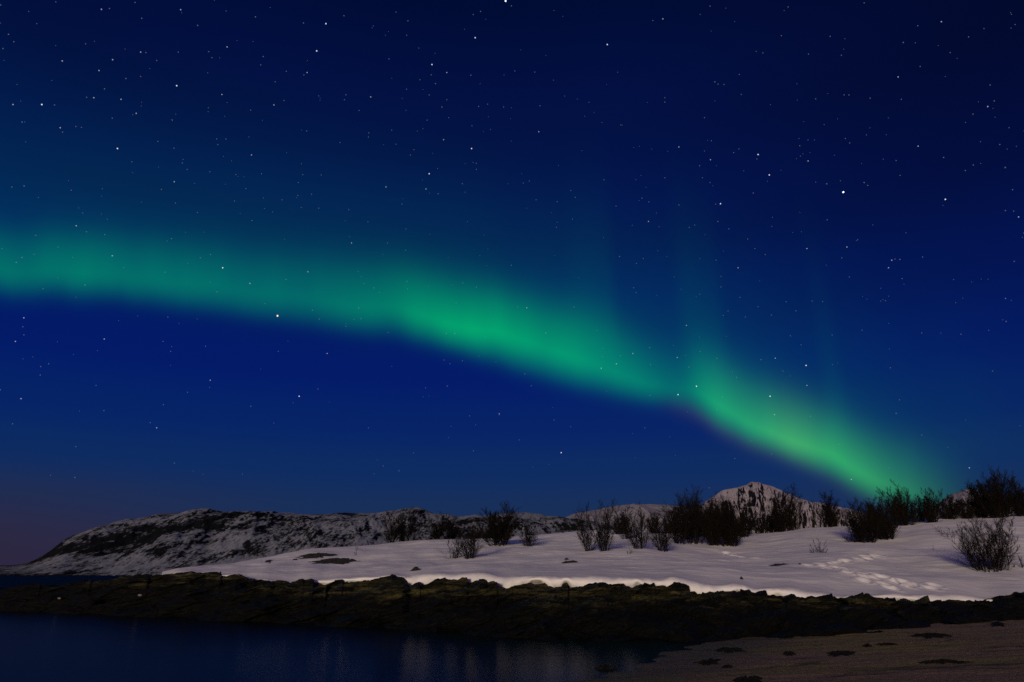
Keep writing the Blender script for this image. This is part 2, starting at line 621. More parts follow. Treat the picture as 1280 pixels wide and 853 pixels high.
def snow_pt(x, y):
    """ground point of the snow field seen at photo pixel (x, y); beyond the brow when the pixel lies above it"""
    a, t = pix(x, y)
    rb = float(np.interp(a, FA, B_SOFT))
    r = np.linspace(float(R0(a)) + .5, rb, 3000)
    zz = snow_z(np.full_like(r, a), r)
    below = (CAM_H + t * r) <= zz
    k = int(np.argmax(below)) if below.any() else len(r) - 1
    rr = float(r[k])
    return a, rr, float(zz[k])


ca = np.linspace(pix(203, 715)[0], pix(1600, 735)[0], 1250)
q = np.concatenate([np.linspace(0, 1, 420) ** 1.25, 1 + np.linspace(0, 1, 40)[1:] ** 1.2])
A, Q = np.meshgrid(ca, q)
ra = np.interp(A, FA, R_SOFT) + 0.6
rb = np.interp(A, FA, B_SOFT)
Rr = np.where(Q <= 1, ra + (rb - ra) * np.clip(Q, 0, 1), rb + (Q - 1) * 55)
Zs = snow_z(A, Rr)
SX, SY = Rr * np.sin(A), Rr * np.cos(A)
Zs = Zs + sstep(.3, 2.5, Rr - ra) * (.014 * fbm(SX * .22 + .2 * SY, SY * .7, 5, 14, .6) + .02 * np.maximum(ridged(SX * .18, SY * .5 + SX * .1, 3, 15) - .7, 0))


def trail(pts, step=0.62, wob=.16, seed=1):
    g = random.Random(seed)
    P = []
    for x, y in pts:
        a, rr, _ = snow_pt(x, y)
        P.append((rr * math.sin(a), rr * math.cos(a)))
    o, k = [], 0
    for (x0, y0), (x1, y1) in zip(P[:-1], P[1:]):
        L = math.hypot(x1 - x0, y1 - y0)
        n = max(1, int(L / step))
        for i in range(n):
            f = i / n
            k += 1
            sgn = 1 if k % 2 else -1
            o.append((x0 + (x1 - x0) * f - (y1 - y0) / L * wob * sgn + g.uniform(-.1, .1), y0 + (y1 - y0) * f + (x1 - x0) / L * wob * sgn + g.uniform(-.1, .1)))
    return o


prints = trail([(1170, 748), (1118, 736), (1085, 726), (1062, 716), (1030, 708), (995, 707)], seed=1)
prints += trail([(1135, 733), (1100, 724), (1075, 715), (1050, 709)], .55, .3, 2)
prints += trail([(1030, 706), (1062, 701), (1085, 697), (1105, 694)], .6, .16, 3)
prints += trail([(1190, 738), (1140, 729), (1095, 722)], .7, .4, 4)
prints += trail([(1210, 745), (1165, 735), (1125, 728), (1090, 718)], .6, .3, 5)
prints += trail([(905, 692), (925, 697), (950, 700)], .8, .1, 6)
for (px, py) in prints:
    gg = random.random()
    if math.hypot(px, py) < np.interp(math.atan2(px, py), FA, R_SOFT) + 1.8:
        continue
    d2 = ((SX - px) / .20) ** 2 + ((SY - py) / .30) ** 2
    near = d2 < 9
    Zs[near] += -(0.10 + .10 * gg) * np.exp(-d2[near]) + 0.04 * np.exp(-(np.sqrt(d2[near]) - 1.6) ** 2 / .2)
# the thick rounded front of the snow where it ends on the rock
sc = ca * 26.0
lip = np.interp(ca, lp_az, lp_v) * np.clip(1 + .9 * fbm(sc * .5, sc * 0 + 8.8, 4, 82, .6), .3, 2)
front = 0.32 * fbm(sc * .35, sc * 0 + 2.2, 4, 81, .6) - .05
r0 = np.interp(ca, FA, R_SOFT)
Ptop = np.stack([SX, SY, Zs], -1)
FR = []
ztop_here = Zs[0]
for dr, fz, sh in ((0.10, -1.6, .0), (-.12, -0.5, .7), (-.20, 0.12, 1.0), (-.16, .45, 1.0), (-.04, .72, .95), (.14, .88, .7), (.36, .97, .35)):
    hh = np.maximum(lip, 0.12)
    rr = r0 + dr + front * sh
    zz = ztop_here - hh * (1 - fz) + .03 * fbm(sc * 2.0, sc * 0 + fz * 2, 3, 83)
    FR.append(np.stack([rr * np.sin(ca), rr * np.cos(ca), zz], -1))
P = np.concatenate([np.stack(FR, 0), Ptop], 0)
snow = link('snow_field', grid_mesh('snow_field', P), M_snow)
tag(snow, 'snow covered slope above the rock shore with a trail of footprints', 'snow', kind='structure')


# ---------------------------------------------------------------- hills
def hill(name, label, knots, Rr, Rb, m, sc, amp, seed, cols=900, nrows=150, ribs=0.0, dome=1.0, skyamp=0.05, soft=3.0):
    ha, ht = prof(knots)
    ca = np.linspace(ha[0], ha[-1], cols)
    t = np.concatenate([np.linspace(0, 1, nrows), 1 + np.linspace(0, 1, 30)[1:]])
    A, T = np.meshgrid(ca, t)
    fine = np.linspace(ha[0], ha[-1], 6000)
    prof_s = gsm(np.interp(fine, ha, ht), soft / F / (fine[1] - fine[0]) / 4)
    H = np.maximum(CAM_H + np.interp(A, fine, prof_s) * Rr, 1.0)
    tt = np.clip(T, 0, 1)
    bk = np.clip(T - 1, 0, 1)
    rad = Rb + (Rr - Rb) * tt + bk * (Rr - Rb) * 1.5
    X, Y = rad * np.sin(A), rad * np.cos(A)
    up = dome * np.sin(tt * np.pi / 2) + (1 - dome) * tt ** 1.3
    env = np.sin(np.clip(tt, 0, 1) * np.pi) ** .7
    Yq = Y * .4
    n = fbm(X / sc, Yq / sc, 6, seed, .52) + 0.7 * (ridged(X / sc * .8 + 5 + Yq / sc * .4, Yq / sc * .6, 4, seed + 9) - .6) * .6
    if ribs:
        n = n + ribs * (ridged(A * Rr / sc * 2.6, Y / sc * .35, 4, seed + 20) - .6)
    z = H * up * (1 - bk ** 1.2 * 1.05) + amp * n * (env * sstep(-5, amp * 4, H) + skyamp * sstep(.8, 1, tt) * (1 - bk) * sstep(5, amp * 3, H))
    z = np.where(T <= 0.0, -2.0, z)
    o = link(name, grid_mesh(name, np.stack([X, Y, z], -1)), m)
    return tag(o, label, 'hill', kind='structure')


hill('hill', 'long low snow and rock hill across the water on the left',
     [(-420, 716), (-250, 713), (-100, 709), (0, 707), (20, 706.5), (34, 704.5), (62, 692), (80, 678), (114, 662.5), (148, 653), (185, 645.5), (216, 642), (256, 639),
      (278, 641), (330, 642), (382, 643), (422, 642.4), (474, 641), (520, 641), (567, 646), (591, 647.7), (641, 640.5), (658, 641), (680, 645.5), (695, 647),
      (760, 656), (900, 690), (950, 705)], 1750, 1150, M_hill, 120, 15, 201, cols=1300, dome=.85)
hill('hill', 'rounded snowy ridge far behind the trees in the middle',
     [(620, 712), (660, 680), (690, 655), (717, 642), (770, 633), (788, 631), (831, 631.5), (860, 636), (900, 650), (980, 690), (1040, 712)],
     3000, 2100, M_ridge, 200, 22, 301, cols=420, nrows=100, dome=.8)
hill('mountain', 'steep snowy peak with rock ribs behind the trees',
     [(770, 714), (830, 670), (860, 641), (887, 624), (902, 613), (917, 610.5), (931, 608), (939, 602), (951, 605), (967, 609), (983, 617), (1010, 628),
      (1030, 631), (1053, 635), (1068, 638), (1110, 652), (1180, 690), (1240, 712)], 5000, 3600, M_peak, 260, 55, 401, cols=600, nrows=140, ribs=.55, dome=.35, skyamp=.09, soft=1.6)
hill('hill', 'snowy hilltop far behind the trees at the right edge',
     [(1060, 714), (1110, 680), (1150, 650), (1182, 624), (1195, 617), (1209, 613), (1222, 613), (1240, 622), (1280, 637), (1330, 638), (1450, 630), (1560, 660), (1700, 712)],
     4000, 2800, M_ridge, 240, 36, 501, cols=500, nrows=110, ribs=.4, dome=.6)


# ---------------------------------------------------------------- bare ground and stones
def patch(name, pts_c, label, cat, m, lumps=3, seed=0, hgt=.16, sink=.06, fz=None, group=None, nr=14, na=40, rough=.35):
    """low irregular mound lying on the ground; pts_c = (x, y, width px, depth px) in the photo"""
    x, y, w, dpx = pts_c
    if fz is None:
        a, rr, zc = snow_pt(x, y)
        zfun = lambda X, Y: snow_z(np.arctan2(X, Y), np.hypot(X, Y))
        a2, rn, _ = snow_pt(x, y + dpx / 2)
        a2, rf, _ = snow_pt(x, y - dpx / 2)
    else:
        zfun = fz
        a, rr = hit(x, y, fz)
        rn, rf = hit(x, y + dpx / 2, fz)[1], hit(x, y - dpx / 2, fz)[1]
    rxm = w / F * rr * .5 * 1.04 * math.cos(a) ** 2
    rym = max(.08, abs(rf - rn) / 2)
    cx, cy = rr * math.sin(a), rr * math.cos(a)
    th = np.linspace(0, 2 * np.pi, na, endpoint=False)
    g = np.linspace(0, 1, nr)
    TH, G = np.meshgrid(th, g)
    ox = np.cos(TH)
    oy = np.sin(TH)
    rad = np.clip(1 + rough * fbm(ox * (1.3 + rough) + seed * 3.7, oy * (1.3 + rough) + seed, 5, 700 + seed, .65), .3, 1.8)
    lx = ox * G * rad * rxm
    ly = oy * G * rad * rym
    ca_, sa_ = math.cos(a), math.sin(a)
    X = cx + lx * ca_ + ly * sa_
    Y = cy - lx * sa_ + ly * ca_
    Z = zfun(X, Y) - sink + (hgt + sink) * (1 - G ** 2.2) * (1 + .55 * fbm(lx * 2.5 + seed, ly * 2.5, 4, 720 + seed, .6)) - .12 * (G > .99)
    V = np.stack([X - cx, Y - cy, Z], -1)
    zb = float(zfun(np.array([cx]), np.array([cy]))[0])
    V[..., 2] -= zb
    idx = np.arange(nr * na).reshape(nr, na)
    nx = np.roll(idx, -1, 1)
    q = np.stack([idx[:-1], idx[1:], nx[1:], nx[:-1]], -1).reshape(-1, 4)[na:]
    tri = np.stack([np.full(na, 0), idx[1], nx[1]], -1)
    o = link(name, mesh_np(name, V.reshape(-1, 3), q, tri), m)
    o.location = (cx, cy, zb)
    return tag(o, label, cat, group)


PG = 'bare patches showing through the snow'
for (c, lab, sd_) in (
        ((396, 694.5, 60, 6.5), 'long dark bare patch in the snow on the left, upper of the two big ones', 1),
        ((419, 702.5, 66, 9), 'large pointed dark bare patch in the snow just below another patch', 2),
        ((336, 701.5, 14, 3), 'tiny dark bare streak at the far left tip of the snow', 3),
        ((369, 700, 9, 1.6), 'very small dark speck of bare ground left of the pointed patch', 4),
        ((972, 706.5, 30, 3), 'thin brown bare patch where the footprints begin on the right', 5),
        ((712, 703, 26, 3), 'faint thin bare patch in open snow below the middle trees', 6)):
    patch('bare_patch', c, lab, 'bare patch', M_turf, seed=sd_, hgt=.10 if sd_ < 3 else .05, group=PG)
for (c, lab, sd_) in (
        ((519, 713, 13, 2.2), 'small olive rock poking out of the snow edge at its notch', 11),
        ((1000, 706.5, 5, .8), 'little dark stone at the end of the footprint trail', 12),
        ((708, 700, 7, .8), 'little dark stone beside the faint bare patch in the middle snow', 13),
        ((927, 724, 5, .8), 'lone tiny dark stone in smooth snow above the shore rocks', 14)):
    patch('rock', c, lab, 'rock', M_turf, seed=sd_, hgt=.10 if sd_ == 11 else .09, sink=.06)

WG = 'seaweed washed up on the beach'
for (c, lab, sd_) in (
        ((885, 829, 24, 9), 'round dark seaweed heap at the edge of the water on the sand', 21),
        ((757, 836, 24, 4), 'low dark seaweed clump awash in the shallow water', 22),
        ((935, 852, 32, 10), 'dark seaweed heap cut off by the bottom edge of the photo', 23),
        ((912, 813, 32, 4), 'thin seaweed strip on the sand near the foot of the rocks, nearest the water', 24),
        ((1051, 818, 30, 6), 'flat dark seaweed mat in the middle of the sand', 25),
        ((986, 818, 14, 4), 'small dark seaweed clump left of the flat mat on the sand', 26),
        ((1109, 806, 22, 3), 'thin seaweed strip on the sand just below the rocks right of centre', 27),
        ((1084, 808, 10, 3), 'tiny seaweed clump left of a thin strip below the rocks', 28),
        ((1165, 795, 42, 5), 'long dark seaweed strip along the rock foot on the right', 29),
        ((1247, 781, 18, 6), 'dark seaweed clump close under the rocks near the right edge', 30),
        ((1182, 828, 56, 5), 'long thin seaweed line across the lower right sand', 31),
        ((908, 834, 10, 3), 'tiny seaweed clump right of the round heap on the sand', 32)):
    patch('seaweed', c, lab, 'seaweed', M_weed, seed=sd_, hgt=.045, sink=.03, fz=surf, group=WG, rough=.95, na=72)
for (x, y, lab, sd_) in ((77, 749, 'pale stone catching light on the dark rocks nearest the left edge', 41),
                         (177, 746, 'pale stone catching light on the dark rocks below the hill', 42)):
    a, t = pix(x, y)
    j = int(np.argmin(np.abs(np.arctan2(ROCK[0, :, 0], ROCK[0, :, 1]) - a)))
    colr = ROCK[:, max(j - 1, 0)]
    rr = np.hypot(colr[:, 0], colr[:, 1])
    tev = (colr[:, 2] - CAM_H) / rr
    k = int(np.argmax(tev[:150] >= t))
    cx, cy, cz = ROCK[k, max(j - 1, 0)]
    V, Tt = [], []
    bm_n = 10
    th = np.linspace(0, 2 * np.pi, bm_n, endpoint=False)
    ph = np.linspace(-np.pi / 2, np.pi / 2, 7)
    PH, TH = np.meshgrid(ph, th, indexing='ij')
    rad = 0.075 * (1 + .35 * fbm(np.cos(TH) * 1.5 + sd_, np.sin(TH) * 1.5 + PH, 3, 800 + sd_))
    G = np.stack([rad * np.cos(PH) * np.cos(TH) * 1.5, rad * np.cos(PH) * np.sin(TH), rad * np.sin(PH) * .7], -1)
    idx = np.arange(7 * bm_n).reshape(7, bm_n)
    nx = np.roll(idx, -1, 1)
    qd = np.stack([idx[:-1], nx[:-1], nx[1:], idx[1:]], -1).reshape(-1, 4)
    o = link('stone', mesh_np('stone', G, qd), M_stone)
    o.location = (cx, cy - .05, cz + .03)
    tag(o, lab, 'stone', 'pale stones on the rock shore')


# ---------------------------------------------------------------- bare trees and shrubs
def tube_mesh(name, groups):
    """groups: list of (points [n, k, 3], radii [n, k], sides) -> one mesh"""
    V, Q, n0 = [], [], 0
    for P, rad, sides in groups:
        n, k = P.shape[:2]
        D = np.gradient(P, axis=1)
        D /= np.linalg.norm(D, axis=-1, keepdims=True) + 1e-9
        u = np.cross(D, (0.31, 0.83, 0.21))
        u /= np.linalg.norm(u, axis=-1, keepdims=True) + 1e-9
        w = np.cross(D, u)
        ang = np.arange(sides) * (2 * math.pi / sides)
        ring = P[:, :, None] + rad[:, :, None, None] * (np.cos(ang)[:, None] * u[:, :, None] + np.sin(ang)[:, None] * w[:, :, None])
        V.append(ring.reshape(-1, 3))
        idx = n0 + np.arange(n * k * sides).reshape(n, k, sides)
        nx = np.roll(idx, -1, 2)
        Q.append(np.stack([idx[:, :-1], nx[:, :-1], nx[:, 1:], idx[:, 1:]], -1).reshape(-1, 4))
        n0 += n * k * sides
    return mesh_np(name, np.concatenate(V), np.concatenate(Q))


def unit(v):
    return v / (np.linalg.norm(v, axis=-1, keepdims=True) + 1e-9)


def grow_paths(g, p, d, L, k, bend, lift):
    """n wandering polylines of k steps from p along d"""
    pts = [p]
    d = unit(d)
    for i in range(k):
        d = unit(d + g.normal(0, bend, d.shape) + np.array([0, 0, lift]))
        p = p + d * (L / k)[:, None]
        pts.append(p)
    return np.stack(pts, 1)


def offshoots(g, P, L, m, lo, ratio, k, bend, lift, spread):
    n, kk = P.shape[:2]
    f = np.clip(np.linspace(lo, .97, m)[None, :] + g.uniform(-.04, .04, (n, m)), .03, .985)
    fi = f * (kk - 1)
    i = fi.astype(int)
    fr = (fi - i)[..., None]
    rows_ = np.arange(n)[:, None]
    a, b_ = P[rows_, i], P[rows_, i + 1]
    q = a + (b_ - a) * fr
    d = unit(b_ - a)
    side = g.normal(0, 1, d.shape)
    side = unit(side - d * (side * d).sum(-1, keepdims=True))
    sp = g.uniform(.45, 1.0, (n, m, 1)) * spread
    nd = d * (1 - .35 * sp) + side * sp
    l2 = L[:, None] * ratio * (1.12 - .66 * f) * g.uniform(.6, 1.3, (n, m))
    keep = g.random((n, m)) > .12
    q, nd, l2 = q[keep], nd[keep], l2[keep]
    return grow_paths(g, q, nd, l2, k, bend, lift), l2


def grow_plant(g, hgt, wid, stems, dens, twig):
    stems = stems if dens < .75 else int(stems * 1.4 + 1)
    sI = np.arange(stems)
    ang = 2 * math.pi * (sI + g.uniform(0, .8, stems)) / stems
    lean = (wid * .44 / hgt) * g.uniform(.1, 1.0, stems) ** .7
    lean[0] *= .25
    L = hgt * g.uniform(.66, 1.0, stems)
    L[0] = hgt * .96
    bx_, by_ = np.cos(ang) * lean, np.sin(ang) * lean
    rel = (lean - lean.min()) / (np.ptp(lean) + 1e-6)
    L = L * (1 - .34 * rel ** 2)
    L[0] = hgt * .96
    off = wid * (.03 + .11 * rel) * g.uniform(.6, 1.2, stems)
    p0 = np.stack([np.cos(ang) * off, np.sin(ang) * off, np.full(stems, -.25)], -1)
    P0 = grow_paths(g, p0, np.stack([bx_, by_, np.ones(stems)], -1), L * .93, 8, .05, .02)
    rr = np.maximum(.014, .0085 * hgt) * g.uniform(.8, 1.2, (stems, 1))
    rad0 = rr + (twig * 1.1 - rr) * np.linspace(0, 1, 9)[None, :]
    P1, L1 = offshoots(g, P0, L, max(3, int(14 * dens)), .08, .36, 5, .08, .13, .64)
    P2, L2 = offshoots(g, P1, L1, max(3, int(7 * dens + .5)), .10, .50, 4, .11, .11, .70)
    P3, L3 = offshoots(g, P2, L2, 7, .10, .62, 3, .12, .11, .70)
    fall = lambda P, a, b: np.linspace(a, b, P.shape[1])[None, :] * np.ones((len(P), 1))
    Q0 = np.stack([p0 * 0 + np.array([0, 0, -.26]), p0 * .5 + np.array([0, 0, -.13]), p0 + np.array([0, 0, .02])], 1)
    tr = [(P0, rad0, 5), (Q0, np.full((stems, 3), .05), 5)]
    cr = [(P1, fall(P1, twig * 1.7, twig * .8), 3), (P2, fall(P2, twig, twig * .55), 3), (P3, fall(P3, twig * .62, twig * .3), 3)]
    return tr, cr


TG = 'bare birches and shrubs on the snow slope'
# (x, base y, top y, width) in photo pixels, stems, density, extra distance behind the brow, name, category, label
PLANTS = [
    (490, 676.5, 641, 20, 5, 1.0, 0, 'bare_tree', 'tree', 'slim left half of the leftmost pair of bare trees on the snow'),
    (508, 677, 639, 30, 7, 1.1, 1, 'bare_tree', 'tree', 'bushier right half of the leftmost pair of bare trees on the snow'),
    (547, 675, 645, 21, 7, 1.2, 1, 'bare_tree', 'tree', 'squat dark bare tree right of the leftmost pair'),
    (563, 674, 646, 16, 6, 1.2, 4, 'bare_tree', 'tree', 'small dark bare tree peeking out behind two low shrubs left of centre'),
    (569, 698, 665, 18, 4, .8, 0, 'bare_shrub', 'shrub', 'sparse low shrub leaning left, front left of centre'),
    (588, 698, 655, 25, 6, 1.0, 0, 'bare_shrub', 'shrub', 'twiggy shrub with a snow shadow, beside the leaning sparse one'),
    (623, 682, 635, 44, 13, 1.3, 0, 'bare_shrub', 'shrub', 'broad round dense dark shrub standing alone left of centre'),
    (661, 683, 648, 19, 5, .9, 0, 'bare_shrub', 'shrub', 'small pointed shrub just right of the broad round one'),
    (735, 689, 633, 25, 5, .9, 0, 'bare_tree', 'tree', 'tall open bare tree at the left of the middle clump in front'),
    (756, 689, 627, 32, 7, 1.0, 0, 'bare_tree', 'tree', 'tallest front bare tree of the middle clump, fanning right'),
    (775, 668, 634, 18, 6, 1.1, 0, 'bare_tree', 'tree', 'dark tree behind and right of the tallest middle one'),
    (784, 674, 638, 16, 5, 1.0, 0, 'bare_tree', 'tree', 'narrow dark tree in the row behind the middle clump'),
    (801, 686, 636, 26, 6, 1.0, 0, 'bare_tree', 'tree', 'medium bare tree with a visible forked foot in the gap of the middle'),
    (818, 667, 641, 18, 5, 1.1, 0, 'bare_tree', 'tree', 'half hidden short tree in the back row just right of the forked one'),
    (829, 689, 639, 26, 7, 1.0, 0, 'bare_shrub', 'shrub', 'front shrub with many thin stems at the left of the dark thicket'),
    (850, 680, 624, 26, 7, 1.2, 0, 'bare_tree', 'tree', 'upright tree in the left part of the dark thicket before the peak'),
    (869, 680, 615, 36, 9, 1.2, 0, 'bare_tree', 'tree', 'tallest tree of the dark thicket, left of the snowy peak'),
    (893, 682, 634, 30, 11, 1.3, 0, 'bare_tree', 'tree', 'dense black tree in the heart of the thicket below the peak'),
    (913, 682.5, 627, 40, 14, 1.3, 0, 'bare_tree', 'tree', 'widest dense black tree right in front of the snowy peak'),
    (931, 671, 634, 26, 8, 1.2, 0, 'bare_tree', 'tree', 'low dark tree at the right side of the thicket under the summit'),
    (949, 667, 632, 24, 6, 1.0, 0, 'bare_tree', 'tree', 'thin tree below the right flank of the peak, nearer the thicket'),
    (963, 666, 634, 18, 5, 1.0, 0, 'bare_tree', 'tree', 'short thin tree left of the tall one on the peak flank'),
    (985, 664, 611, 34, 12, 1.1, 0, 'bare_tree', 'tree', 'tall bare tree standing against the right flank of the peak'),
    (1018, 660, 626, 9, 2, .9, 0, 'bare_tree', 'tree', 'very thin solitary bare tree between two bigger ones, right of the peak'),
    (1038, 659, 618, 24, 11, 1.2, 0, 'bare_tree', 'tree', 'compact dark tree with a narrow foot, left of the green light end'),
    (1025, 691, 673, 26, 8, .55, 0, 'bare_shrub', 'shrub', 'tiny low shrub alone in the open snow above the footprints'),
    (1066, 678, 661, 18, 6, .7, 0, 'bare_shrub', 'shrub', 'low skirt shrub at the left foot of the big right clump'),
    (1083, 678, 626, 38, 15, 1.2, 0, 'bare_shrub', 'shrub', 'wide dark shrub under the green light where it meets the ground'),
    (1108, 674, 623, 32, 13, 1.2, 0, 'bare_shrub', 'shrub', 'dark shrub right half of the clump under the green light'),
    (1131, 657, 611, 32, 14, 1.2, 0, 'bare_tree', 'tree', 'tall round dark tree just right of the foot of the green light'),
    (1150, 652, 625, 16, 5, 1.1, 0, 'bare_tree', 'tree', 'small low tree in the dip between two tall ones on the right brow'),
    (1166, 653.5, 613, 22, 11, 1.1, 0, 'bare_tree', 'tree', 'upright pointed tree in the middle of the right brow'),
    (1189, 650, 620, 24, 10, 1.0, 1, 'bare_tree', 'tree', 'see-through tree before the right hilltop, left of its twin'),
    (1211, 649, 619, 28, 11, 1.0, 1, 'bare_tree', 'tree', 'see-through tree before the right hilltop, next to the biggest tree'),
    (1248, 647, 592, 50, 22, 1.2, 0, 'bare_tree', 'tree', 'biggest tallest dark tree on the brow at the right'),
    (1279, 645, 609, 26, 11, 1.1, 0, 'bare_tree', 'tree', 'dark tree cut by the right edge of the photo on the brow'),
    (1239, 713, 645, 68, 15, 1.05, 0, 'bare_shrub', 'shrub', 'large twiggy shrub nearest the viewer at the right, alone on snow'),
    (1276, 709, 694, 18, 5, .6, 0, 'bare_shrub', 'shrub', 'small twig tuft right of the large nearest shrub'),
    (1166, 687.5, 681, 10, 3, .5, 0, 'bare_shrub', 'shrub', 'tiny twig tuft alone on the right snow, left of the large shrub'),
    (446, 694, 682, 9, 2, .45, 0, 'bare_shrub', 'shrub', 'thin pale sapling twig beside the dark bare patches on the left'),
    (788, 693, 682, 8, 3, .5, 0, 'bare_shrub', 'shrub', 'tiny twig tuft in front of the forked middle tree'),
    (860, 676, 628, 28, 9, 1.2, 1, 'bare_tree', 'tree', 'back tree closing the gap between the two tall thicket trees left of the peak'),
    (880, 673, 622, 30, 10, 1.2, 1, 'bare_tree', 'tree', 'leaning dark tree in the thicket where the left slope of the peak begins'),
    (903, 672, 630, 30, 10, 1.2, 1, 'bare_tree', 'tree', 'back tree between the two densest black ones below the peak'),
    (974, 664, 632, 24, 8, 1.1, 1, 'bare_tree', 'tree', 'low bushy tree at the left foot of the tall tree on the peak flank'),
    (1098, 664, 630, 28, 9, 1.2, 1, 'bare_tree', 'tree', 'low back tree directly in the foot of the green light'),
    (1228, 648, 612, 22, 8, 1.1, 1, 'bare_tree', 'tree', 'shorter dark tree touching the left side of the biggest one'),
    (840, 668, 640, 22, 7, 1.1, 2, 'bare_tree', 'tree', 'hidden back tree filling the left of the dark thicket'),
]
for i, (x, yb, yt, w, ns, dens, beyond, nm, cat, lab) in enumerate(PLANTS):
    a, rr, zz = snow_pt(x, yb)
    rr += beyond
    zz = float(snow_z(np.array([a]), np.array([rr]))[0])
    _, tt_ = pix(x, yt)
    hgt = CAM_H + tt_ * rr - zz
    wid = w / F * rr * math.cos(a) ** 2 * .98
    g = np.random.default_rng(1000 + i)
    twig = (.0078 if hgt > 1.8 else .006) * (rr / 58)
    tr, cr = grow_plant(g, hgt, wid, ns, dens, twig)
    # fit the plant to its height and width
    allv = np.concatenate([P.reshape(-1, 3) for P, _, _ in cr + tr])
    f_h = hgt / np.percentile(allv[:, 2], 98.6)
    cxm = (np.percentile(allv[:, 0], 1) + np.percentile(allv[:, 0], 99)) / 2
    f_w = wid / max(1e-3, np.percentile(allv[:, 0], 98) - np.percentile(allv[:, 0], 2))
    f_w = min(max(f_w * 1.12, .4), 2.0)

    def fit(G):
        o = []
        for P, rad, sd in G:
            Z = P[..., 2]
            o.append((np.stack([(P[..., 0] - cxm * np.clip(Z / hgt, 0, 1)) * f_w, P[..., 1] * f_w, np.where(Z > 0, Z * f_h, Z)], -1), rad, sd))
        return o
    tr, cr = fit(tr), fit(cr)
    root = link(nm, None)
    root.empty_display_size = .3
    root.location = (rr * math.sin(a), rr * math.cos(a), zz)
    tag(root, lab, cat, TG)
    link('trunk', tube_mesh('trunk', tr), M_bark, root)
    link('crown', tube_mesh('crown', cr), M_twig, root)

# ---------------------------------------------------------------- aurora: a tall curtain of light whose lower border keeps one altitude
ALT = 3000.0
nu, nv = 700, 90
ux = np.linspace(-250, 1225, nu)
ey = np.interp(ux, [p[0] for p in EDGE], [p[1] for p in EDGE])
k_ = np.ones(15) / 15
ey = np.convolve(np.pad(ey, 7, mode='edge'), k_, 'valid')
DOWN, UP = 38.0, 165.0
vv = np.linspace(-DOWN, UP, nv)             # pixels above the lower border


def along(knots):
    v = np.interp(ux, [k[0] for k in knots], [k[1] for k in knots])
    k = np.ones(15) / 15
    return np.convolve(np.pad(v, 7, mode='edge'), k, 'valid')


bright = along([(-260, .14), (-100, .165), (0, .142), (60, .148), (150, .142), (250, .13), (350, .125), (430, .145), (490, .18), (540, .27), (575, .365), (597, .39), (640, .315), (690, .28),
                (740, .245), (790, .19), (830, .13), (852, .12), (866, .17), (882, .26), (910, .31), (950, .345), (990, .37), (1040, .33), (1085, .28), (1120, .20), (1160, .10), (1195, .03), (1225, 0)])
peak = along([(-260, 46), (0, 47), (150, 45), (300, 47), (400, 48), (500, 45), (575, 41), (640, 48), (690, 48), (740, 45), (790, 38), (840, 30), (862, 34), (880, 40), (920, 36), (960, 33), (990, 33), (1040, 37), (1080, 36), (1225, 40)])
upw = along([(-260, 36), (0, 36), (200, 37), (350, 38), (500, 40), (590, 38), (690, 40), (740, 48), (765, 46), (790, 38), (840, 34), (880, 40), (920, 40), (960, 38), (1040, 36), (1100, 40), (1225, 46)])
warm = along([(-260, 0), (860, .0), (900, .03), (950, .06), (990, .13), (1040, .07), (1100, .08), (1225, .08)])
pink = along([(-260, 0), (820, 0), (870, .013), (920, .012), (970, .010), (1040, .006), (1225, 0)])
blue = along([(-260, .14), (350, .17), (500, .12), (590, .10), (800, .13), (900, .11), (1000, .07), (1225, .09)])
U, V_ = np.meshgrid(ux, vv)
soft = along([(-260, 40), (300, 38), (480, 32), (600, 26), (840, 26), (900, 22), (1225, 30)])[None, :]
ripple = 5 * perlin(U / 90, U * 0 + .5, 601) + 2.5 * perlin(U / 35, U * 0 + .5, 602)
Vp = V_ - ripple * np.clip(.6 + V_ / 80, 0, 1)
rayn = 1 + .17 * perlin(U / 70 + V_ / 900, V_ / 300, 603) + .05 * perlin(U / 24 + V_ / 400, V_ / 300, 604)
lowp = np.exp(-((Vp - peak) / (peak * .60)) ** 2)
gsh = along([(-260, .7), (0, .7), (350, .65), (560, .5), (1225, .4)])[None, :]
upp = (1 - gsh) * np.exp(-np.maximum(Vp - peak, 0) / upw * 1.15) * np.where(Vp > peak, 1, 0) + gsh * np.exp(-(np.maximum(Vp - peak, 0) / (upw * 1.25)) ** 2) * np.where(Vp > peak, 1, 0)
sh = np.where(Vp <= peak, lowp, upp)
base_sh = sstep(-30, soft - 8, Vp)
sh = np.maximum(sh, 0) * base_sh
win = sstep(-DOWN, -DOWN + 14, V_) * (1 - sstep(UP - 90, UP, V_))
I = bright * sh * rayn * win
colr = np.zeros((nv, nu, 4), np.float32)
colr[..., 0] = I * warm + pink * np.exp(-((Vp - 8) / 12) ** 2) * win
colr[..., 1] = I
colr[..., 2] = I * blue
colr[..., 3] = 1
AZ = np.zeros((nv, nu))
TE = np.zeros((nv, nu))
P = np.zeros((nv, nu, 3))
for j in range(nu):
    _, te_edge = pix(ux[j], ey[j])
    dist = ALT / max(te_edge, .075)
    for i in range(nv):
        a, t = pix(ux[j], ey[j] - vv[i])
        P[i, j] = (dist * math.sin(a), dist * math.cos(a), CAM_H + t * dist)
me = grid_mesh('aurora', P)
at = me.color_attributes.new('light', 'FLOAT_COLOR', 'POINT')
at.data.foreach_set('color', colr.reshape(-1))
M_aur = bpy.data.materials.new('aurora_light')
M_aur.use_nodes = True
N = Nodes(M_aur.node_tree)
N.n.clear()
att = N.new('ShaderNodeAttribute', attribute_name='light')
em = N.new('ShaderNodeEmission')
N.l.new(att.outputs['Color'], em.inputs[0])
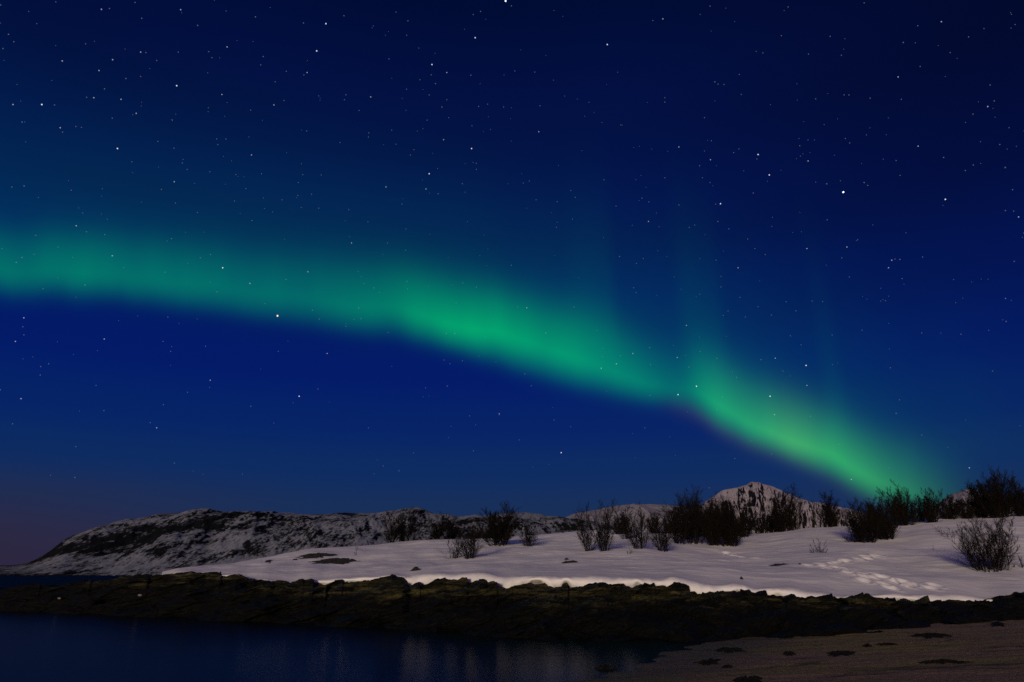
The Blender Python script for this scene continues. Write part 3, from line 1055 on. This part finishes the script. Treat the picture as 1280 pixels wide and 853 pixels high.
tp = N.new('ShaderNodeBsdfTransparent')
ad = N.new('ShaderNodeAddShader')
N.l.new(em.outputs[0], ad.inputs[0])
N.l.new(tp.outputs[0], ad.inputs[1])
mo = N.new('ShaderNodeOutputMaterial')
N.l.new(ad.outputs[0], mo.inputs[0])
M_aur.cycles.emission_sampling = 'NONE'
aur = link('aurora', me, M_aur)
tag(aur, 'glowing green aurora band arcing from the left down to the trees on the right', 'aurora')

# ---------------------------------------------------------------- stars
R5 = [(338,7,1),(452,25,2),(254,24,2),(274,22,1),(815,60,3),(792,128,3),(1188,95,3),(1080,162,3),(1117,182,2),(352,131,2),(365,132,1),(282,150,2),(156,153,2),(248,177,2),(303,249,2),(352,192,1),(392,152,1),(442,215,3),(446,131,1),(522,130,1),(530,145,1),(568,118,2),(652,163,1),(768,182,2),(760,188,1),(688,205,1),(716,179,1),(555,237,2),(685,263,2),(710,252,1),(627,276,1),(33,262,2),(35,105,1),(8,122,1),(105,262,3),(137,263,1),(217,244,1),(235,245,2),(151,320,2),(157,331,1),(190,317,1),(281,296,1),(341,284,2),(431,301,1),(294,372,3),(395,354,1),(435,371,1),(330,405,1),(456,408,1),(468,424,1),(525,430,1),(436,455,2),(439,508,1),(404,474,1),(494,532,1),(629,388,2),(590,437,1),(654,435,1),(615,472,1),(757,437,1),(803,438,1),(746,457,1),(745,489,1),(779,486,1),(542,348,1),(565,348,1),(545,362,1),(767,328,1),(850,357,1),(921,343,1),(922,333,1),(927,243,2),(861,250,1),(898,277,1),(1073,238,1),(1117,250,1),(1050,200,1),(1017,89,1),(1020,53,1),(990,31,1),(1183,37,1),(1264,2,4),(1219,261,1),(1259,268,1),(1068,301,1),(1109,350,2),(1180,315,1),(1179,372,3),(1191,409,1),(1191,424,1),(1073,435,3),(1094,422,1),(1065,473,2),(965,468,2),(1035,375,1),(1026,388,1),(1005,511,1),(990,361,1),(872,525,1),(920,555,1),(797,521,1),(1015,573,1),(1014,626,1),(879,608,2),(969,608,1),(191,565,2),(217,580,1),(262,587,1),(281,640,2),(429,597,1),(501,645,1),(557,670,3),(527,637,1),(770,680,2),(625,709,2),(715,699,1),(694,790,5),(781,776,1),(897,770,1),(903,797,1),(1017,704,1),(1191,718,1),(1157,708,1),(213,713,1),(543,730,1),(30,468,1),(1116,834,1),(1137,834,1),(970,832,1)]
R6 = [(495,16,1),(352,52,1),(377,48,2),(238,112,3),(690,18,1),(673,90,1),(880,8,1),(1073,55,2),(1014,65,1),(1141,93,1),(1095,132,1),(1020,167,1),(965,193,2),(823,139,1),(741,136,1),(627,133,1),(568,187,1),(515,211,1),(530,212,1),(573,237,1),(759,248,1),(830,238,1),(842,238,1),(895,246,1),(973,249,1),(1189,267,2),(1205,253,1),(1152,286,1),(70,265,1),(67,330,2),(7,178,1),(57,181,1),(382,245,1),(382,256,1),(481,295,1),(272,313,1),(417,368,2),(496,400,2),(615,387,3),(612,398,1),(643,438,3),(740,403,2),(719,365,1),(844,358,1),(833,347,1),(567,373,1),(554,382,1),(469,415,1),(1015,366,2),(960,402,1),(970,439,1),(1133,427,1),(1219,362,1),(828,481,4),(1083,499,3),(1251,475,1),(1266,543,2),(1233,527,1),(889,464,1),(521,510,3),(325,496,1),(342,505,1),(341,554,2),(382,445,1),(476,445,1),(495,457,1),(417,513,1),(147,477,1),(158,494,1),(113,505,1),(60,500,1),(28,458,1),(43,453,1),(111,569,1),(151,548,1),(260,516,1),(230,450,1),(443,569,1),(457,563,1),(589,598,1),(607,622,1),(633,637,1),(737,622,2),(837,618,2),(824,645,1),(864,600,1),(565,670,2),(510,651,1),(328,647,1),(311,659,1),(304,720,1),(310,732,1),(522,718,1),(570,744,1),(949,651,2),(957,648,1),(970,649,1),(1026,643,1),(941,670,2),(975,697,1),(843,693,1),(750,753,1),(685,755,1),(648,788,1),(615,767,1),(528,789,1),(583,793,1),(436,814,2),(875,826,1),(800,838,1),(1255,654,1),(37,770,2)]
R7 = [(60,295,2),(39,354,2),(261,348,2),(102,417,1),(122,410,1),(101,438,1),(53,497,2),(32,560,1),(260,527,1),(376,557,1),(392,570,2),(409,512,1),(469,481,1),(526,451,2),(514,366,1),(696,379,1),(818,384,2),(748,491,3),(795,473,1),(1064,470,1),(1125,410,1),(1248,535,2),(1174,540,1),(921,570,1),(958,665,1),(436,658,1),(190,617,1),(420,293,1),(865,316,1),(427,379,1),(408,354,1)]
R8 = [(302,384,2),(261,410,2),(223,421,2),(413,394,2),(415,487,3),(461,466,3),(442,418,1),(470,379,1),(561,444,1),(645,491,3),(656,537,2),(658,396,2),(677,428,1),(735,414,3),(737,464,2),(746,541,1),(696,340,1),(946,420,1),(968,500,1),(1024,588,1),(1122,336,1),(1201,428,1),(1024,333,1),(1143,670,2),(848,699,2),(123,632,3),(32,435,1),(48,465,1),(105,550,1),(18,600,1),(332,570,1),(147,567,1),(493,720,1)]
stars = [(x / 2, y / 2, m) for x, y, m in R5] + [(640 + x / 2, y / 2, m) for x, y, m in R6] + [(x / 2, 250 + y / 2, m) for x, y, m in R7] + [(640 + x / 2, 250 + y / 2, m) for x, y, m in R8]
SR = 80000.0
PXR = SR / 853.0


def star_mat(name, col, s):
    m = bpy.data.materials.new(name)
    m.use_nodes = True
    N = Nodes(m.node_tree)
    N.n.clear()
    e = N.new('ShaderNodeEmission')
    e.inputs[0].default_value = tuple(col) + (1,)
    e.inputs[1].default_value = s
    o = N.new('ShaderNodeOutputMaterial')
    N.l.new(e.outputs[0], o.inputs[0])
    m.cycles.emission_sampling = 'NONE'
    return m


def ball(r, c=(0, 0, 0)):
    V, Q = [], []
    th = np.linspace(0, 2 * np.pi, 8, endpoint=False)
    for ph in (-math.pi / 2, -.8, 0, .8, math.pi / 2):
        for t in th:
            V.append((c[0] + r * math.cos(ph) * math.cos(t), c[1] + r * math.cos(ph) * math.sin(t), c[2] + r * math.sin(ph)))
    for i in range(4):
        for j in range(8):
            Q.append((i * 8 + j, i * 8 + (j + 1) % 8, (i + 1) * 8 + (j + 1) % 8, (i + 1) * 8 + j))
    return V, Q


STAR = {}
for k, (rad, s, col_) in {1: (.46, .19, (.62, .74, 1)), 2: (.55, .48, (.72, .82, 1)), 3: (.68, .95, (.82, .88, 1)), 4: (1.0, 1.7, (.9, .94, 1)), 5: (1.1, 1.2, (1, .80, .55))}.items():
    V, Q = ball(rad * PXR)
    me = mesh_np('star', V, Q)
    me.materials.append(star_mat('starlight', col_, s))
    STAR[k] = me


def sky_pt(x, y):
    a, t = pix(x, y)
    e = math.atan(t)
    return (SR * math.cos(e) * math.sin(a), SR * math.cos(e) * math.cos(a), CAM_H + SR * math.sin(e))


SPECIAL = {
    (347, 395): 'bright orange tinted star inside the lower part of the green aurora, left side',
    (632, 1): 'largest white star at the very top edge of the sky, middle',
    (1054, 240.5): 'brightest white star in the dark sky of the right upper half',
}
SG = {'above': ('small white star in the dark blue sky above the aurora', 'stars above the aurora'),
      'in': ('small white star shining through the green aurora band', 'stars seen through the aurora'),
      'below': ('small white star in the blue sky below the aurora', 'stars below the aurora')}
for x, y, m in stars:
    o = bpy.data.objects.new('star', STAR[m])
    COL.objects.link(o)
    o.location = sky_pt(x, max(y, 1.5))
    key = [k for k in SPECIAL if abs(k[0] - x) < 1.5 and abs(k[1] - y) < 1.5]
    e_ = float(np.interp(x, ux, ey))
    where = 'below' if y > e_ - 2 else ('in' if y > e_ - 105 and x < 1180 else 'above')
    if key:
        tag(o, SPECIAL[key[0]], 'star', SG[where][1])
    else:
        tag(o, SG[where][0], 'star', SG[where][1])
VV, QQ, n_ = [], [], 0
g = random.Random(5)
while n_ < 480:
    x, y = g.uniform(-60, 1340), g.uniform(-40, 600)
    if g.random() < .55 * sstep(150, 600, y):
        continue
    V, Q = ball(PXR * (.30 + .28 * g.random() ** 3), sky_pt(x, y))
    QQ += [tuple(q + n_ * len(V) for q in qq) for qq in Q]
    VV += V
    n_ += 1
o = link('faint_stars', mesh_np('faint_stars', VV, QQ), star_mat('faint_starlight', (.55, .68, 1), .2))
tag(o, 'fine scatter of the faintest stars all over the night sky', 'stars', kind='stuff')
